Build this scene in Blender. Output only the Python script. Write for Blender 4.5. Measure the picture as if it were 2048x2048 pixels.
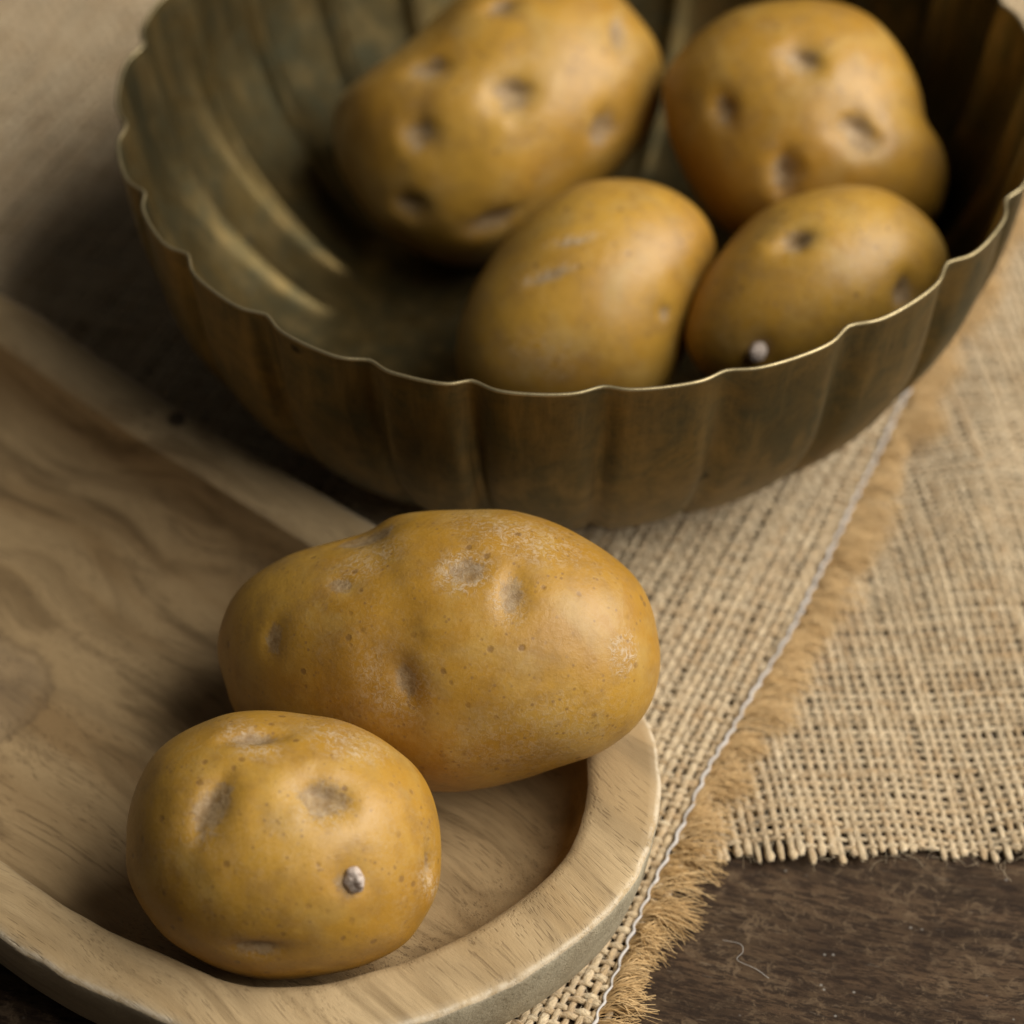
import bpy, bmesh, math, random
import numpy as np
from mathutils import Vector

# ------------------------------------------------------------------ scene, camera, light
for o in list(bpy.data.objects):
    bpy.data.objects.remove(o, do_unlink=True)
scene = bpy.context.scene
COL = scene.collection
rng = np.random.default_rng(7)
random.seed(7)

cam_d = bpy.data.cameras.new('camera')
cam = bpy.data.objects.new('camera', cam_d)
COL.objects.link(cam)
cam.location = (0.0, -0.4911, 0.5211)
cam.rotation_euler = (math.radians(45), 0, 0)
cam_d.sensor_width = 36
cam_d.angle = math.radians(22)
cam_d.clip_start = 0.01
cam_d.clip_end = 50
cam_d.dof.use_dof = True
cam_d.dof.focus_distance = 0.606
cam_d.dof.aperture_fstop = 7.2
cam_d.dof.aperture_blades = 9
scene.camera = cam

world = bpy.data.worlds.new('World')
scene.world = world
world.use_nodes = True
bg = world.node_tree.nodes['Background']
bg.inputs['Color'].default_value = (1.0, 0.93, 0.84, 1)
bg.inputs['Strength'].default_value = 0.050

def area(name, loc, target, sx, sy, power, col):
    d = bpy.data.lights.new(name, 'AREA')
    d.shape = 'RECTANGLE'; d.size = sx; d.size_y = sy
    d.energy = power; d.color = col
    o = bpy.data.objects.new(name, d)
    COL.objects.link(o)
    o.location = loc
    o.rotation_euler = (Vector(target) - Vector(loc)).to_track_quat('-Z', 'Y').to_euler()
    return o
area('window_light', (1.06, -0.20, 1.12), (0, 0.03, 0.03), 1.55, 1.25, 49, (1.0, 0.945, 0.86))

scene.view_settings.view_transform = 'Standard'
scene.view_settings.look = 'None'
scene.view_settings.exposure = 0
scene.view_settings.gamma = 1
scene.render.engine = 'CYCLES'
scene.cycles.max_bounces = 6
scene.cycles.diffuse_bounces = 3
scene.cycles.glossy_bounces = 3
scene.cycles.caustics_reflective = False
scene.render.resolution_x = 1024
scene.render.resolution_y = 1024

# ------------------------------------------------------------------ helpers
def tag(o, label=None, cat=None, group=None, kind=None):
    if label: o['label'] = label
    if cat: o['category'] = cat
    if group: o['group'] = group
    if kind: o['kind'] = kind
    return o

def mesh_obj(name, verts, faces, mat, parent=None, smooth=True, attrs=None, loc=None):
    me = bpy.data.meshes.new(name)
    if isinstance(faces, np.ndarray):
        n, k = faces.shape
        me.vertices.add(len(verts))
        me.vertices.foreach_set('co', np.asarray(verts, np.float32).ravel())
        me.loops.add(n * k)
        me.loops.foreach_set('vertex_index', faces.astype(np.int32).ravel())
        me.polygons.add(n)
        me.polygons.foreach_set('loop_start', np.arange(0, n * k, k, dtype=np.int32))
        me.polygons.foreach_set('loop_total', np.full(n, k, np.int32))
        me.update(calc_edges=True)
    else:
        me.from_pydata([tuple(v) for v in verts], [], faces)
    if smooth:
        me.polygons.foreach_set('use_smooth', np.ones(len(me.polygons), bool))
    for an, arr in (attrs or {}).items():
        arr = np.asarray(arr, np.float32)
        if arr.ndim == 2:
            a = me.attributes.new(an, 'FLOAT_VECTOR', 'POINT'); a.data.foreach_set('vector', arr.ravel())
        else:
            a = me.attributes.new(an, 'FLOAT', 'POINT'); a.data.foreach_set('value', arr)
    me.update()
    o = bpy.data.objects.new(name, me)
    COL.objects.link(o)
    if mat: me.materials.append(mat)
    if parent: o.parent = parent
    if loc is not None: o.location = loc
    return o

def empty(name, loc):
    o = bpy.data.objects.new(name, None)
    o.empty_display_size = 0.02
    o.location = loc
    COL.objects.link(o)
    return o

class NT:
    """small node-tree builder"""
    def __init__(s, name):
        s.m = bpy.data.materials.new(name); s.m.use_nodes = True
        s.t = s.m.node_tree; s.b = s.t.nodes['Principled BSDF']
    def n(s, typ, **kw):
        nd = s.t.nodes.new(typ)
        for k, v in kw.items():
            if k in nd.inputs.keys(): pass
            setattr(nd, k, v)
        return nd
    def l(s, a, b): s.t.links.new(a, b)
    def val(s, nd, **kw):
        for k, v in kw.items(): nd.inputs[k].default_value = v
        return nd
    def coord(s, scale=(1, 1, 1), rot=(0, 0, 0), loc=(0, 0, 0), src='Object'):
        tc = s.n('ShaderNodeTexCoord'); mp = s.n('ShaderNodeMapping')
        mp.inputs['Scale'].default_value = scale
        mp.inputs['Rotation'].default_value = rot
        mp.inputs['Location'].default_value = loc
        s.l(tc.outputs[src], mp.inputs['Vector'])
        return mp.outputs['Vector']
    def noise(s, vec, scale, detail=4, rough=0.55, dist=0.0):
        nd = s.n('ShaderNodeTexNoise')
        s.val(nd, Scale=scale, Detail=detail, Roughness=rough, Distortion=dist)
        s.l(vec, nd.inputs['Vector'])
        return nd.outputs['Fac']
    def voro(s, vec, scale, feature='F1', rnd=1.0):
        nd = s.n('ShaderNodeTexVoronoi'); nd.feature = feature
        s.val(nd, Scale=scale, Randomness=rnd); s.l(vec, nd.inputs['Vector'])
        return nd.outputs['Distance']
    def ramp(s, fac, stops):
        nd = s.n('ShaderNodeValToRGB'); cr = nd.color_ramp
        while len(cr.elements) < len(stops): cr.elements.new(0.5)
        for e, (p, c) in zip(cr.elements, stops):
            e.position = p
            e.color = (c, c, c, 1) if isinstance(c, (int, float)) else (*c, 1)
        s.l(fac, nd.inputs['Fac'])
        return nd.outputs['Color']
    def mix(s, fac, a, b, mode='MIX'):
        nd = s.n('ShaderNodeMix'); nd.data_type = 'RGBA'; nd.blend_type = mode
        for sock, v in ((nd.inputs[0], fac), (nd.inputs[6], a), (nd.inputs[7], b)):
            if isinstance(v, bpy.types.NodeSocket): s.l(v, sock)
            elif isinstance(v, (int, float)): sock.default_value = v if sock.type == 'VALUE' else (v, v, v, 1)
            else: sock.default_value = (*v, 1)
        return nd.outputs[2]
    def math(s, op, a, b=0.0, clamp=False):
        nd = s.n('ShaderNodeMath'); nd.operation = op; nd.use_clamp = clamp
        for sock, v in ((nd.inputs[0], a), (nd.inputs[1], b)):
            if isinstance(v, bpy.types.NodeSocket): s.l(v, sock)
            else: sock.default_value = v
        return nd.outputs[0]
    def attr(s, name):
        nd = s.n('ShaderNodeAttribute'); nd.attribute_name = name
        return nd.outputs['Fac']
    def bump(s, h, strength, dist, normal=None):
        nd = s.n('ShaderNodeBump'); s.val(nd, Strength=strength, Distance=dist)
        s.l(h, nd.inputs['Height'])
        if normal: s.l(normal, nd.inputs['Normal'])
        return nd.outputs['Normal']
    def set(s, **kw):
        for k, v in kw.items():
            k = k.replace('_', ' ')
            sock = s.b.inputs[k]
            if isinstance(v, bpy.types.NodeSocket): s.l(v, sock)
            elif isinstance(v, tuple) and len(v) == 3 and sock.type == 'RGBA': sock.default_value = (*v, 1)
            else: sock.default_value = v

# ------------------------------------------------------------------ materials
def potato_material():
    m = NT('potato_skin')
    v = m.coord()
    obj = m.n('ShaderNodeObjectInfo')
    off = m.n('ShaderNodeVectorMath'); off.operation = 'ADD'
    sc = m.n('ShaderNodeVectorMath'); sc.operation = 'SCALE'
    m.l(obj.outputs['Location'], sc.inputs[0]); sc.inputs['Scale'].default_value = 37.0
    m.l(v, off.inputs[0]); m.l(sc.outputs[0], off.inputs[1])
    v = off.outputs[0]
    big = m.noise(v, 28, 3, 0.5)
    mid = m.noise(v, 130, 5, 0.6)
    fine = m.noise(v, 900, 4, 0.65)
    eye = m.attr('eye')
    base = m.ramp(big, [(0.32, (0.355, 0.178, 0.019)), (0.68, (0.480, 0.270, 0.038))])
    base = m.mix(m.ramp(mid, [(0.45, 0.0), (0.68, 0.62)]), base, (0.265, 0.146, 0.036))
    base = m.mix(m.ramp(m.noise(v, 65, 4, 0.6, 0.5), [(0.50, 0.0), (0.68, 0.55)]), base, (0.475, 0.300, 0.075))
    net = m.noise(v, 520, 6, 0.8, 1.5)
    base = m.mix(m.math('MULTIPLY', m.ramp(net, [(0.50, 0.0), (0.60, 1.0)]), m.ramp(m.noise(v, 40, 3), [(0.38, 0.04), (0.70, 0.32)])), base, (0.46, 0.325, 0.165))
    base = m.mix(m.math('MULTIPLY', m.ramp(net, [(0.34, 1.0), (0.45, 0.0)]), 0.30), base, (0.235, 0.125, 0.030))
    # pale dusty bloom and flaky scuffs
    sm = m.noise(v, 55, 4, 0.6)
    sf = m.noise(v, 620, 5, 0.75, 1.2)
    scuffzone = m.math('ADD', m.math('MULTIPLY', m.ramp(sm, [(0.56, 0.0), (0.74, 1.0)]), 0.22), m.attr('scuff'), True)
    scuff = m.math('MULTIPLY', m.ramp(sf, [(0.47, 0.0), (0.60, 1.0)]), scuffzone, True)
    base = m.mix(m.math('MULTIPLY', scuff, 0.70), base, (0.54, 0.43, 0.30))
    # cork in the eyes
    en = m.ramp(m.math('ADD', eye, m.math('MULTIPLY', m.math('SUBTRACT', m.noise(v, 260, 5, 0.75, 0.8), 0.5), 1.5)), [(0.34, 0.0), (0.55, 0.75), (1.0, 0.95)])
    eyecol = m.mix(m.ramp(m.noise(v, 420, 4, 0.7), [(0.35, 0.0), (0.65, 1.0)]), (0.20, 0.125, 0.060), (0.40, 0.295, 0.17))
    base = m.mix(m.math('MULTIPLY', en, 0.85), base, eyecol)
    base = m.mix(m.math('MULTIPLY', m.attr('crease'), 0.42), base, (0.095, 0.058, 0.030))      # soil left in the creases
    # lenticels: small brown dots of uneven size
    vd = m.voro(v, 210)
    keep = m.ramp(m.noise(v, 95, 2, 0.5), [(0.44, 0.0), (0.58, 1.0)])
    wob = m.math('ADD', vd, m.math('MULTIPLY', m.noise(v, 700, 2, 0.5), 0.18))
    dots = m.math('MULTIPLY', m.ramp(wob, [(0.20, 1.0), (0.30, 0.0)]), keep)
    base = m.mix(m.math('MULTIPLY', dots, 0.75), base, (0.20, 0.105, 0.030))
    vd2 = m.voro(v, 520)
    keep2 = m.ramp(m.noise(v, 160, 2, 0.5), [(0.46, 0.0), (0.60, 1.0)])
    dots2 = m.math('MULTIPLY', m.ramp(vd2, [(0.14, 1.0), (0.26, 0.0)]), keep2)
    base = m.mix(m.math('MULTIPLY', dots2, 0.65), base, (0.22, 0.12, 0.04))
    rough = m.math('ADD', m.math('MULTIPLY', mid, 0.18), 0.33)
    rough = m.math('ADD', rough, m.math('MULTIPLY', m.math('ADD', scuff, eye, True), 0.22))
    h = m.math('ADD', m.math('MULTIPLY', fine, 0.35), m.math('MULTIPLY', m.noise(v, 330, 3, 0.6), 0.6))
    h = m.math('ADD', h, m.math('MULTIPLY', scuff, 0.45))
    h = m.math('SUBTRACT', h, m.math('MULTIPLY', m.math('MULTIPLY', eye, m.noise(v, 380, 4, 0.75)), 1.6))
    h = m.math('ADD', h, m.math('MULTIPLY', net, 0.35))
    h = m.math('SUBTRACT', h, m.math('MULTIPLY', dots, 0.35))
    nrm = m.bump(h, 0.35, 0.0006)
    m.set(Base_Color=base, Roughness=rough, Normal=nrm, Specular_IOR_Level=0.52,
          Subsurface_Weight=0.0, Subsurface_Scale=0.003, Subsurface_Radius=(1.0, 0.5, 0.15))
    return m.m

def nub_material():
    m = NT('sprout_nub')
    v = m.coord()
    f = m.noise(v, 900, 4, 0.7)
    col = m.ramp(f, [(0.34, (0.22, 0.15, 0.115)), (0.54, (0.60, 0.51, 0.44))])
    m.set(Base_Color=col, Roughness=0.8, Normal=m.bump(f, 0.7, 0.0006))
    return m.m

def brass_material():
    m = NT('aged_brass')
    v = m.coord()
    big = m.noise(v, 20, 5, 0.65, 0.4)
    mid = m.noise(v, 75, 6, 0.7, 0.8)
    fine = m.noise(v, 420, 4, 0.7)
    streak = m.noise(m.coord(scale=(1, 1, 0.10)), 140, 4, 0.6)
    col = m.ramp(big, [(0.30, (0.075, 0.070, 0.038)), (0.52, (0.155, 0.115, 0.046)), (0.72, (0.232, 0.160, 0.053))])
    col = m.mix(m.ramp(mid, [(0.44, 0.0), (0.66, 0.70)]), col, (0.080, 0.082, 0.050))          # greenish patina
    col = m.mix(m.math('MULTIPLY', m.ramp(fine, [(0.50, 0.0), (0.70, 1.0)]), 0.35), col, (0.050, 0.045, 0.030))
    col = m.mix(m.math('MULTIPLY', m.ramp(streak, [(0.48, 0.0), (0.62, 1.0)]), 0.45), col, (0.26, 0.185, 0.075))
    spots = m.math('MULTIPLY', m.ramp(m.voro(v, 75), [(0.08, 1.0), (0.18, 0.0)]), m.ramp(m.noise(v, 60, 2), [(0.50, 0.0), (0.58, 1.0)]))
    col = m.mix(m.math('MULTIPLY', spots, 0.85), col, (0.035, 0.032, 0.022))
    edge = m.attr('edge')
    col = m.mix(m.math('MULTIPLY', edge, m.ramp(mid, [(0.35, 0.9), (0.65, 0.45)])), col, (0.46, 0.38, 0.22))
    rr = m.math('ADD', m.math('MULTIPLY', mid, 0.32), 0.30)
    rr = m.math('ADD', rr, m.math('MULTIPLY', streak, 0.08))
    rr = m.math('ADD', rr, m.math('MULTIPLY', spots, 0.25))
    h = m.math('ADD', m.math('MULTIPLY', mid, 0.5), m.math('MULTIPLY', streak, 0.35))
    h = m.math('ADD', h, m.math('MULTIPLY', fine, 0.15))
    m.set(Base_Color=col, Metallic=0.94, Roughness=rr, Normal=m.bump(h, 0.22, 0.0016))
    return m.m

GRAIN = math.atan2(-0.641, 0.769)          # the tray's long axis
def tray_wood(name, light, dark, pore, grainw=1.0, side=False):
    m = NT(name)
    rot = (0, 0, -GRAIN)
    vl = m.coord(rot=rot)                                # local: x along the grain
    # warp the grain gently
    wn = m.n('ShaderNodeTexNoise'); m.val(wn, Scale=9.0, Detail=2.0, Roughness=0.5); m.l(vl, wn.inputs['Vector'])
    sub = m.n('ShaderNodeVectorMath'); sub.operation = 'SUBTRACT'
    m.l(wn.outputs['Color'], sub.inputs[0]); sub.inputs[1].default_value = (0.5, 0.5, 0.5)
    scl = m.n('ShaderNodeVectorMath'); scl.operation = 'SCALE'; m.l(sub.outputs[0], scl.inputs[0]); scl.inputs['Scale'].default_value = 0.05
    add = m.n('ShaderNodeVectorMath'); add.operation = 'ADD'; m.l(vl, add.inputs[0]); m.l(scl.outputs[0], add.inputs[1])
    def st(sx, sy, sz=1.0):
        mp = m.n('ShaderNodeMapping'); mp.inputs['Scale'].default_value = (sx, sy, sz); m.l(add.outputs[0], mp.inputs['Vector'])
        return mp.outputs['Vector']
    bands = m.noise(st(1.2, 11, 6), 5.5, 3, 0.55)
    bands2 = m.noise(st(1.0, 16, 16), 9, 4, 0.6)
    cath = m.noise(st(1.0, 5.0, 3.0), 6.0, 2, 0.45)                      # growth rings cut as long curved lines
    rings = m.math('FRACT', m.math('ADD', m.math('MULTIPLY', cath, 11.0), m.math('MULTIPLY', m.noise(vl, 160, 3, 0.6), 0.14)))
    fib = m.noise(st(1.0, 13, 13), 190, 4, 0.7)
    lines = m.noise(st(1.0, 34, 34), 26, 3, 0.7)
    porev = m.voro(st(1.0, 15, 15), 120)
    pk = m.ramp(m.noise(st(1.5, 8, 8), 10, 3, 0.6), [(0.46, 0.0), (0.64, 1.0)])
    pores = m.math('MULTIPLY', m.ramp(porev, [(0.16, 1.0), (0.34, 0.0)]), m.math('ADD', m.math('MULTIPLY', pk, 0.85), 0.12))
    big = m.noise(vl, 14, 4, 0.6)
    col = m.mix(m.ramp(bands, [(0.34, 0.0), (0.50, 0.35), (0.62, 1.0)]), light, dark)
    col = m.mix(m.math('MULTIPLY', m.ramp(bands2, [(0.52, 0.0), (0.66, 1.0)]), 0.70 * grainw), col, tuple(c * 0.50 for c in dark))
    col = m.mix(m.math('MULTIPLY', m.ramp(rings, [(0.0, 1.0), (0.05, 0.9), (0.40, 0.12), (0.85, 0.0), (1.0, 0.9)]), 0.42 * grainw), col, tuple(c * 0.55 for c in dark))
    col = m.mix(m.math('MULTIPLY', m.ramp(fib, [(0.40, 0.0), (0.68, 1.0)]), 0.30), col, tuple(c * 0.7 for c in dark))
    zone = m.ramp(m.noise(st(1.0, 3.5, 3.5), 14, 3, 0.6), [(0.40, 0.15), (0.62, 1.0)])
    lin = m.math('MULTIPLY', m.ramp(lines, [(0.56, 0.0), (0.66, 1.0)]), zone)
    col = m.mix(m.math('MULTIPLY', lin, 0.60 * grainw), col, tuple(0.5 * (p + 0.5 * d) for p, d in zip(pore, dark)))
    col = m.mix(m.math('MULTIPLY', pores, 0.62 * grainw), col, pore)
    col = m.mix(m.math('MULTIPLY', m.ramp(big, [(0.42, 0.0), (0.70, 1.0)]), 0.30), col, tuple(min(1, c * 1.12) for c in light))
    edge = m.attr('edge')
    chip = m.math('MULTIPLY', edge, m.ramp(m.noise(vl, 260, 4, 0.7), [(0.32, 0.0), (0.55, 1.0)]), True)
    col = m.mix(m.math('MULTIPLY', chip, 0.7), col, (0.74, 0.65, 0.50))
    # knot: a dark broken ring with greyish heart, out on the left of the hollow
    raw = m.coord()
    for kx, ky, kr, amt in ((-0.1330, -0.047, 0.026, 1.0), (-0.0915, 0.0345, 0.0045, 1.6)):
        sub2 = m.n('ShaderNodeVectorMath'); sub2.operation = 'SUBTRACT'; m.l(raw, sub2.inputs[0]); sub2.inputs[1].default_value = (kx, ky, 0)
        mul = m.n('ShaderNodeVectorMath'); mul.operation = 'MULTIPLY'; m.l(sub2.outputs[0], mul.inputs[0]); mul.inputs[1].default_value = (1 / kr, 0.8 / kr, 0)
        ln = m.n('ShaderNodeVectorMath'); ln.operation = 'LENGTH'; m.l(mul.outputs[0], ln.inputs[0])
        kn = m.math('SUBTRACT', 1.0, ln.outputs['Value'])
        kn = m.math('ADD', kn, m.math('MULTIPLY', m.math('SUBTRACT', m.noise(vl, 130, 3, 0.6), 0.5), 0.35))
        col = m.mix(m.math('MULTIPLY', m.ramp(kn, [(0.0, 0.0), (0.40, 0.0), (0.47, 1.0), (0.53, 0.25), (0.62, 0.0)]), 0.45 * amt, True), col, (0.10, 0.065, 0.035))
        col = m.mix(m.math('MULTIPLY', m.ramp(kn, [(0.44, 0.0), (0.60, 1.0)]), 0.35 * amt ** 2, True), col, (0.24, 0.18, 0.115) if amt == 1.0 else (0.06, 0.04, 0.025))
    h = m.math('SUBTRACT', m.math('MULTIPLY', fib, 0.5), pores)
    h = m.math('SUBTRACT', h, m.math('MULTIPLY', bands2, 0.3))
    h = m.math('SUBTRACT', h, m.math('MULTIPLY', lin, 0.6))
    if side:
        h = m.math('ADD', h, m.math('MULTIPLY', m.noise(vl, 900, 3, 0.7), 1.3))
    m.set(Base_Color=col, Roughness=m.math('ADD', m.math('MULTIPLY', fib, 0.15), 0.60),
          Specular_IOR_Level=0.25, Normal=m.bump(h, 0.45, 0.0007))
    return m.m

def burlap_material(name, a, b, c):
    m = NT(name)
    v = m.coord()
    t = m.attr('tone'); t2 = m.attr('along')
    col = m.mix(m.ramp(t, [(0.0, 0.0), (1.0, 1.0)]), a, b)
    col = m.mix(m.math('MULTIPLY', m.ramp(t2, [(0.45, 0.0), (1.0, 1.0)]), 0.8), col, c)
    ya = m.n('ShaderNodeAttribute'); ya.attribute_name = 'yarn'
    mp = m.n('ShaderNodeMapping'); mp.inputs['Scale'].default_value = (0.22, 1.0, 1.0); m.l(ya.outputs['Vector'], mp.inputs['Vector'])
    fib = m.noise(mp.outputs['Vector'], 2600, 3, 0.65)
    n2 = m.noise(v, 620, 4, 0.65)
    col = m.mix(m.math('MULTIPLY', m.ramp(fib, [(0.36, 1.0), (0.56, 0.0)]), 0.45), col, tuple(x * 0.42 for x in a))
    col = m.mix(m.math('MULTIPLY', m.ramp(fib, [(0.55, 0.0), (0.72, 1.0)]), 0.55), col, (0.82, 0.73, 0.57))
    col = m.mix(m.math('MULTIPLY', m.ramp(n2, [(0.50, 0.0), (0.70, 1.0)]), 0.35), col, tuple(x * 0.6 for x in c))
    m.set(Base_Color=col, Roughness=0.92, Specular_IOR_Level=0.12,
          Normal=m.bump(m.math('ADD', fib, m.math('MULTIPLY', n2, 0.6)), 0.9, 0.0007), Sheen_Weight=0.2, Sheen_Roughness=0.6)
    return m.m

def fibre_material(name, a, b, rough=0.8):
    m = NT(name)
    col = m.mix(m.attr('tone'), a, b)
    m.set(Base_Color=col, Roughness=rough, Specular_IOR_Level=0.2)
    return m.m

def table_material():
    m = NT('dark_table_wood')
    rot = (0, 0, math.radians(14))
    vl = m.coord(rot=rot)
    wn = m.n('ShaderNodeTexNoise'); m.val(wn, Scale=10.0, Detail=2.0, Roughness=0.5); m.l(vl, wn.inputs['Vector'])
    sub = m.n('ShaderNodeVectorMath'); sub.operation = 'SUBTRACT'
    m.l(wn.outputs['Color'], sub.inputs[0]); sub.inputs[1].default_value = (0.5, 0.5, 0.5)
    scl = m.n('ShaderNodeVectorMath'); scl.operation = 'SCALE'; m.l(sub.outputs[0], scl.inputs[0]); scl.inputs['Scale'].default_value = 0.018
    add = m.n('ShaderNodeVectorMath'); add.operation = 'ADD'; m.l(vl, add.inputs[0]); m.l(scl.outputs[0], add.inputs[1])
    def st(sx, sy):
        mp = m.n('ShaderNodeMapping'); mp.inputs['Scale'].default_value = (sx, sy, 1); m.l(add.outputs[0], mp.inputs['Vector'])
        return mp.outputs['Vector']
    g1 = m.noise(st(1, 6), 18, 6, 0.7)
    g2 = m.noise(st(1, 5), 130, 6, 0.8)
    pat = m.noise(st(1, 1.5), 45, 6, 0.75, 0.6)
    wear = m.noise(st(1, 1.3), 210, 8, 0.82, 0.8)
    scr = m.noise(st(2.4, 14), 60, 3, 0.6)
    col = m.ramp(g1, [(0.32, (0.020, 0.012, 0.007)), (0.50, (0.060, 0.036, 0.020)), (0.68, (0.105, 0.064, 0.035))])
    col = m.mix(m.math('MULTIPLY', m.ramp(pat, [(0.46, 0.0), (0.62, 1.0)]), 0.55), col, (0.098, 0.064, 0.035))
    col = m.mix(m.math('MULTIPLY', m.ramp(g2, [(0.48, 0.0), (0.54, 1.0)]), 0.85), col, (0.022, 0.013, 0.008))
    col = m.mix(m.math('MULTIPLY', m.math('MULTIPLY', m.ramp(wear, [(0.52, 0.0), (0.59, 1.0)]), m.ramp(pat, [(0.40, 0.15), (0.60, 1.0)])), 0.75), col, (0.165, 0.112, 0.066))
    col = m.mix(m.math('MULTIPLY', m.ramp(scr, [(0.66, 0.0), (0.72, 1.0)]), 0.30), col, (0.21, 0.17, 0.125))
    dust = m.math('MULTIPLY', m.ramp(m.voro(vl, 300), [(0.07, 1.0), (0.14, 0.0)]), m.ramp(m.noise(vl, 60, 2), [(0.52, 0.0), (0.60, 1.0)]))
    col = m.mix(m.math('MULTIPLY', dust, 0.6), col, (0.30, 0.28, 0.25))
    h = m.math('ADD', m.math('MULTIPLY', g1, 0.5), m.math('MULTIPLY', g2, -0.8))
    h = m.math('ADD', h, m.math('MULTIPLY', wear, 0.5))
    m.set(Base_Color=col, Roughness=0.72, Specular_IOR_Level=0.18, Normal=m.bump(h, 0.6, 0.0012))
    return m.m

M_POT = potato_material()
M_NUB = nub_material()
M_BRASS = brass_material()
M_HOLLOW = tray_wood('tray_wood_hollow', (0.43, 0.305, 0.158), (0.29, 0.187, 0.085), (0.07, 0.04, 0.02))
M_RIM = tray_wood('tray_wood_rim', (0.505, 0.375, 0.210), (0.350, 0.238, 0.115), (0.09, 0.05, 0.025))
M_SIDE = tray_wood('tray_wood_side', (0.47, 0.42, 0.30), (0.35, 0.295, 0.195), (0.11, 0.085, 0.05), 0.8, True)
M_BURLAP = burlap_material('burlap_yarn', (0.63, 0.468, 0.270), (0.77, 0.615, 0.395), (0.49, 0.31, 0.14))
M_FRINGE = fibre_material('jute_fibre', (0.44, 0.265, 0.10), (0.70, 0.50, 0.26))
M_FUZZ = fibre_material('jute_fuzz', (0.50, 0.40, 0.26), (0.62, 0.53, 0.38))
M_STITCH = fibre_material('stitch_cotton', (0.50, 0.47, 0.44), (0.64, 0.61, 0.58))
M_LINT = fibre_material('lint', (0.36, 0.34, 0.31), (0.5, 0.48, 0.45))
M_TABLE = table_material()

# ------------------------------------------------------------------ numpy tube builder
def tubes(paths, radii, sides=6, flat=1.0, tones=None, alongs=None):
    """paths: list of (n,3); radii: list of (n,) -> verts, quads, tone, along. flat squashes the section's height."""
    V, F, T, A, Y = [], [], [], [], []
    base = 0
    ang = np.linspace(0, 2 * np.pi, sides, endpoint=False)
    ca, sa = np.cos(ang), np.sin(ang)
    for i, (P, R) in enumerate(zip(paths, radii)):
        n = len(P)
        tg = np.gradient(P, axis=0)
        tg /= np.linalg.norm(tg, axis=1, keepdims=True) + 1e-12
        sd = np.cross(tg, (0, 0, 1.0))
        ln = np.linalg.norm(sd, axis=1, keepdims=True)
        sd = np.where(ln > 1e-5, sd / np.maximum(ln, 1e-9), np.array([1.0, 0, 0]))
        upv = np.cross(sd, tg)
        ring = P[:, None] + R[:, None, None] * (ca[None, :, None] * sd[:, None] + flat * sa[None, :, None] * upv[:, None])
        V.append(ring.reshape(-1, 3))
        a = np.arange(n - 1)[:, None] * sides + np.arange(sides)[None]
        b = np.arange(n - 1)[:, None] * sides + (np.arange(sides)[None] + 1) % sides
        F.append((np.stack([a, b, b + sides, a + sides], -1).reshape(-1, 4) + base))
        ul = np.r_[0, np.cumsum(np.linalg.norm(np.diff(P, axis=0), axis=1))] + i * 0.37
        tw = ang[None] + ul[:, None] * 420.0
        Y.append(np.stack([np.repeat(ul, sides), (np.cos(tw) * 0.001).ravel(), (np.sin(tw) * 0.001).ravel()], -1))
        T.append(np.full(n * sides, tones[i] if tones is not None else 0.5))
        A.append(np.repeat(alongs[i], sides) if alongs is not None else np.zeros(n * sides))
        base += n * sides
    tubes.yarn = np.concatenate(Y)
    return np.concatenate(V), np.concatenate(F), np.concatenate(T), np.concatenate(A)

def smooth_noise(n, step):
    k = max(3, int(n / step) + 4)
    return np.interp(np.linspace(0, k - 1, n), np.arange(k), rng.random(k))

def catmull(pts, closed, per):
    P = np.array(pts, float); n = len(P); out = []
    rngi = range(n if closed else n - 1)
    for i in rngi:
        g = (lambda k: P[k % n]) if closed else (lambda k: P[min(max(k, 0), n - 1)])
        p0, p1, p2, p3 = g(i - 1), g(i), g(i + 1), g(i + 2)
        t = np.linspace(0, 1, per, endpoint=False)[:, None]
        out.append(0.5 * (2 * p1 + (p2 - p0) * t + (2 * p0 - 5 * p1 + 4 * p2 - p3) * t ** 2 + (3 * p1 - p0 - 3 * p2 + p3) * t ** 3))
    if not closed: out.append(P[-1:])
    return np.concatenate(out)

# ------------------------------------------------------------------ table top
def build_table():
    n = 160
    xs = np.linspace(-0.9, 0.9, n); ys = np.linspace(-0.7, 1.3, n)
    X, Y = np.meshgrid(xs, ys)
    V = np.stack([X.ravel(), Y.ravel(), np.zeros(n * n)], -1)
    i = np.arange(n - 1)[:, None] * n + np.arange(n - 1)[None]
    F = np.stack([i, i + 1, i + n + 1, i + n], -1).reshape(-1, 4)
    o = mesh_obj('tabletop', V, F, M_TABLE, smooth=False)
    tag(o, 'dark brown worn wooden tabletop under the burlap', None, None, 'structure')
build_table()

# ------------------------------------------------------------------ burlap cloths
PITCH = 0.00255
EDGE = np.array([(-0.005, -0.205), (0.0195, -0.143), (0.0368, -0.0984), (0.0510, -0.0670), (0.0755, -0.0196), (0.1102, 0.0606), (0.150, 0.156), (0.195, 0.262), (0.245, 0.385)])
def edge_x(y):
    return np.interp(y, EDGE[:, 1], EDGE[:, 0])
def upper_z(x, y):
    d = edge_x(y) - x                         # distance in from the stitched edge
    over = 1 / (1 + np.exp(-(y + 0.085) / 0.006))     # lying on the lower cloth or straight on the table
    lift = 0.0012 + 0.0028 * over * np.exp(-np.maximum(d, 0) / 0.10) + 0.0008 * np.clip(d / 0.08, 0, 1)
    wave = 0.0009 * np.sin(31 * x + 19 * y) + 0.0006 * np.sin(64 * y - 23 * x + 1.3)
    return lift + wave * np.exp(-((x - 0.07) ** 2 + (y + 0.02) ** 2) / 0.02) + 0.0004
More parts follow.
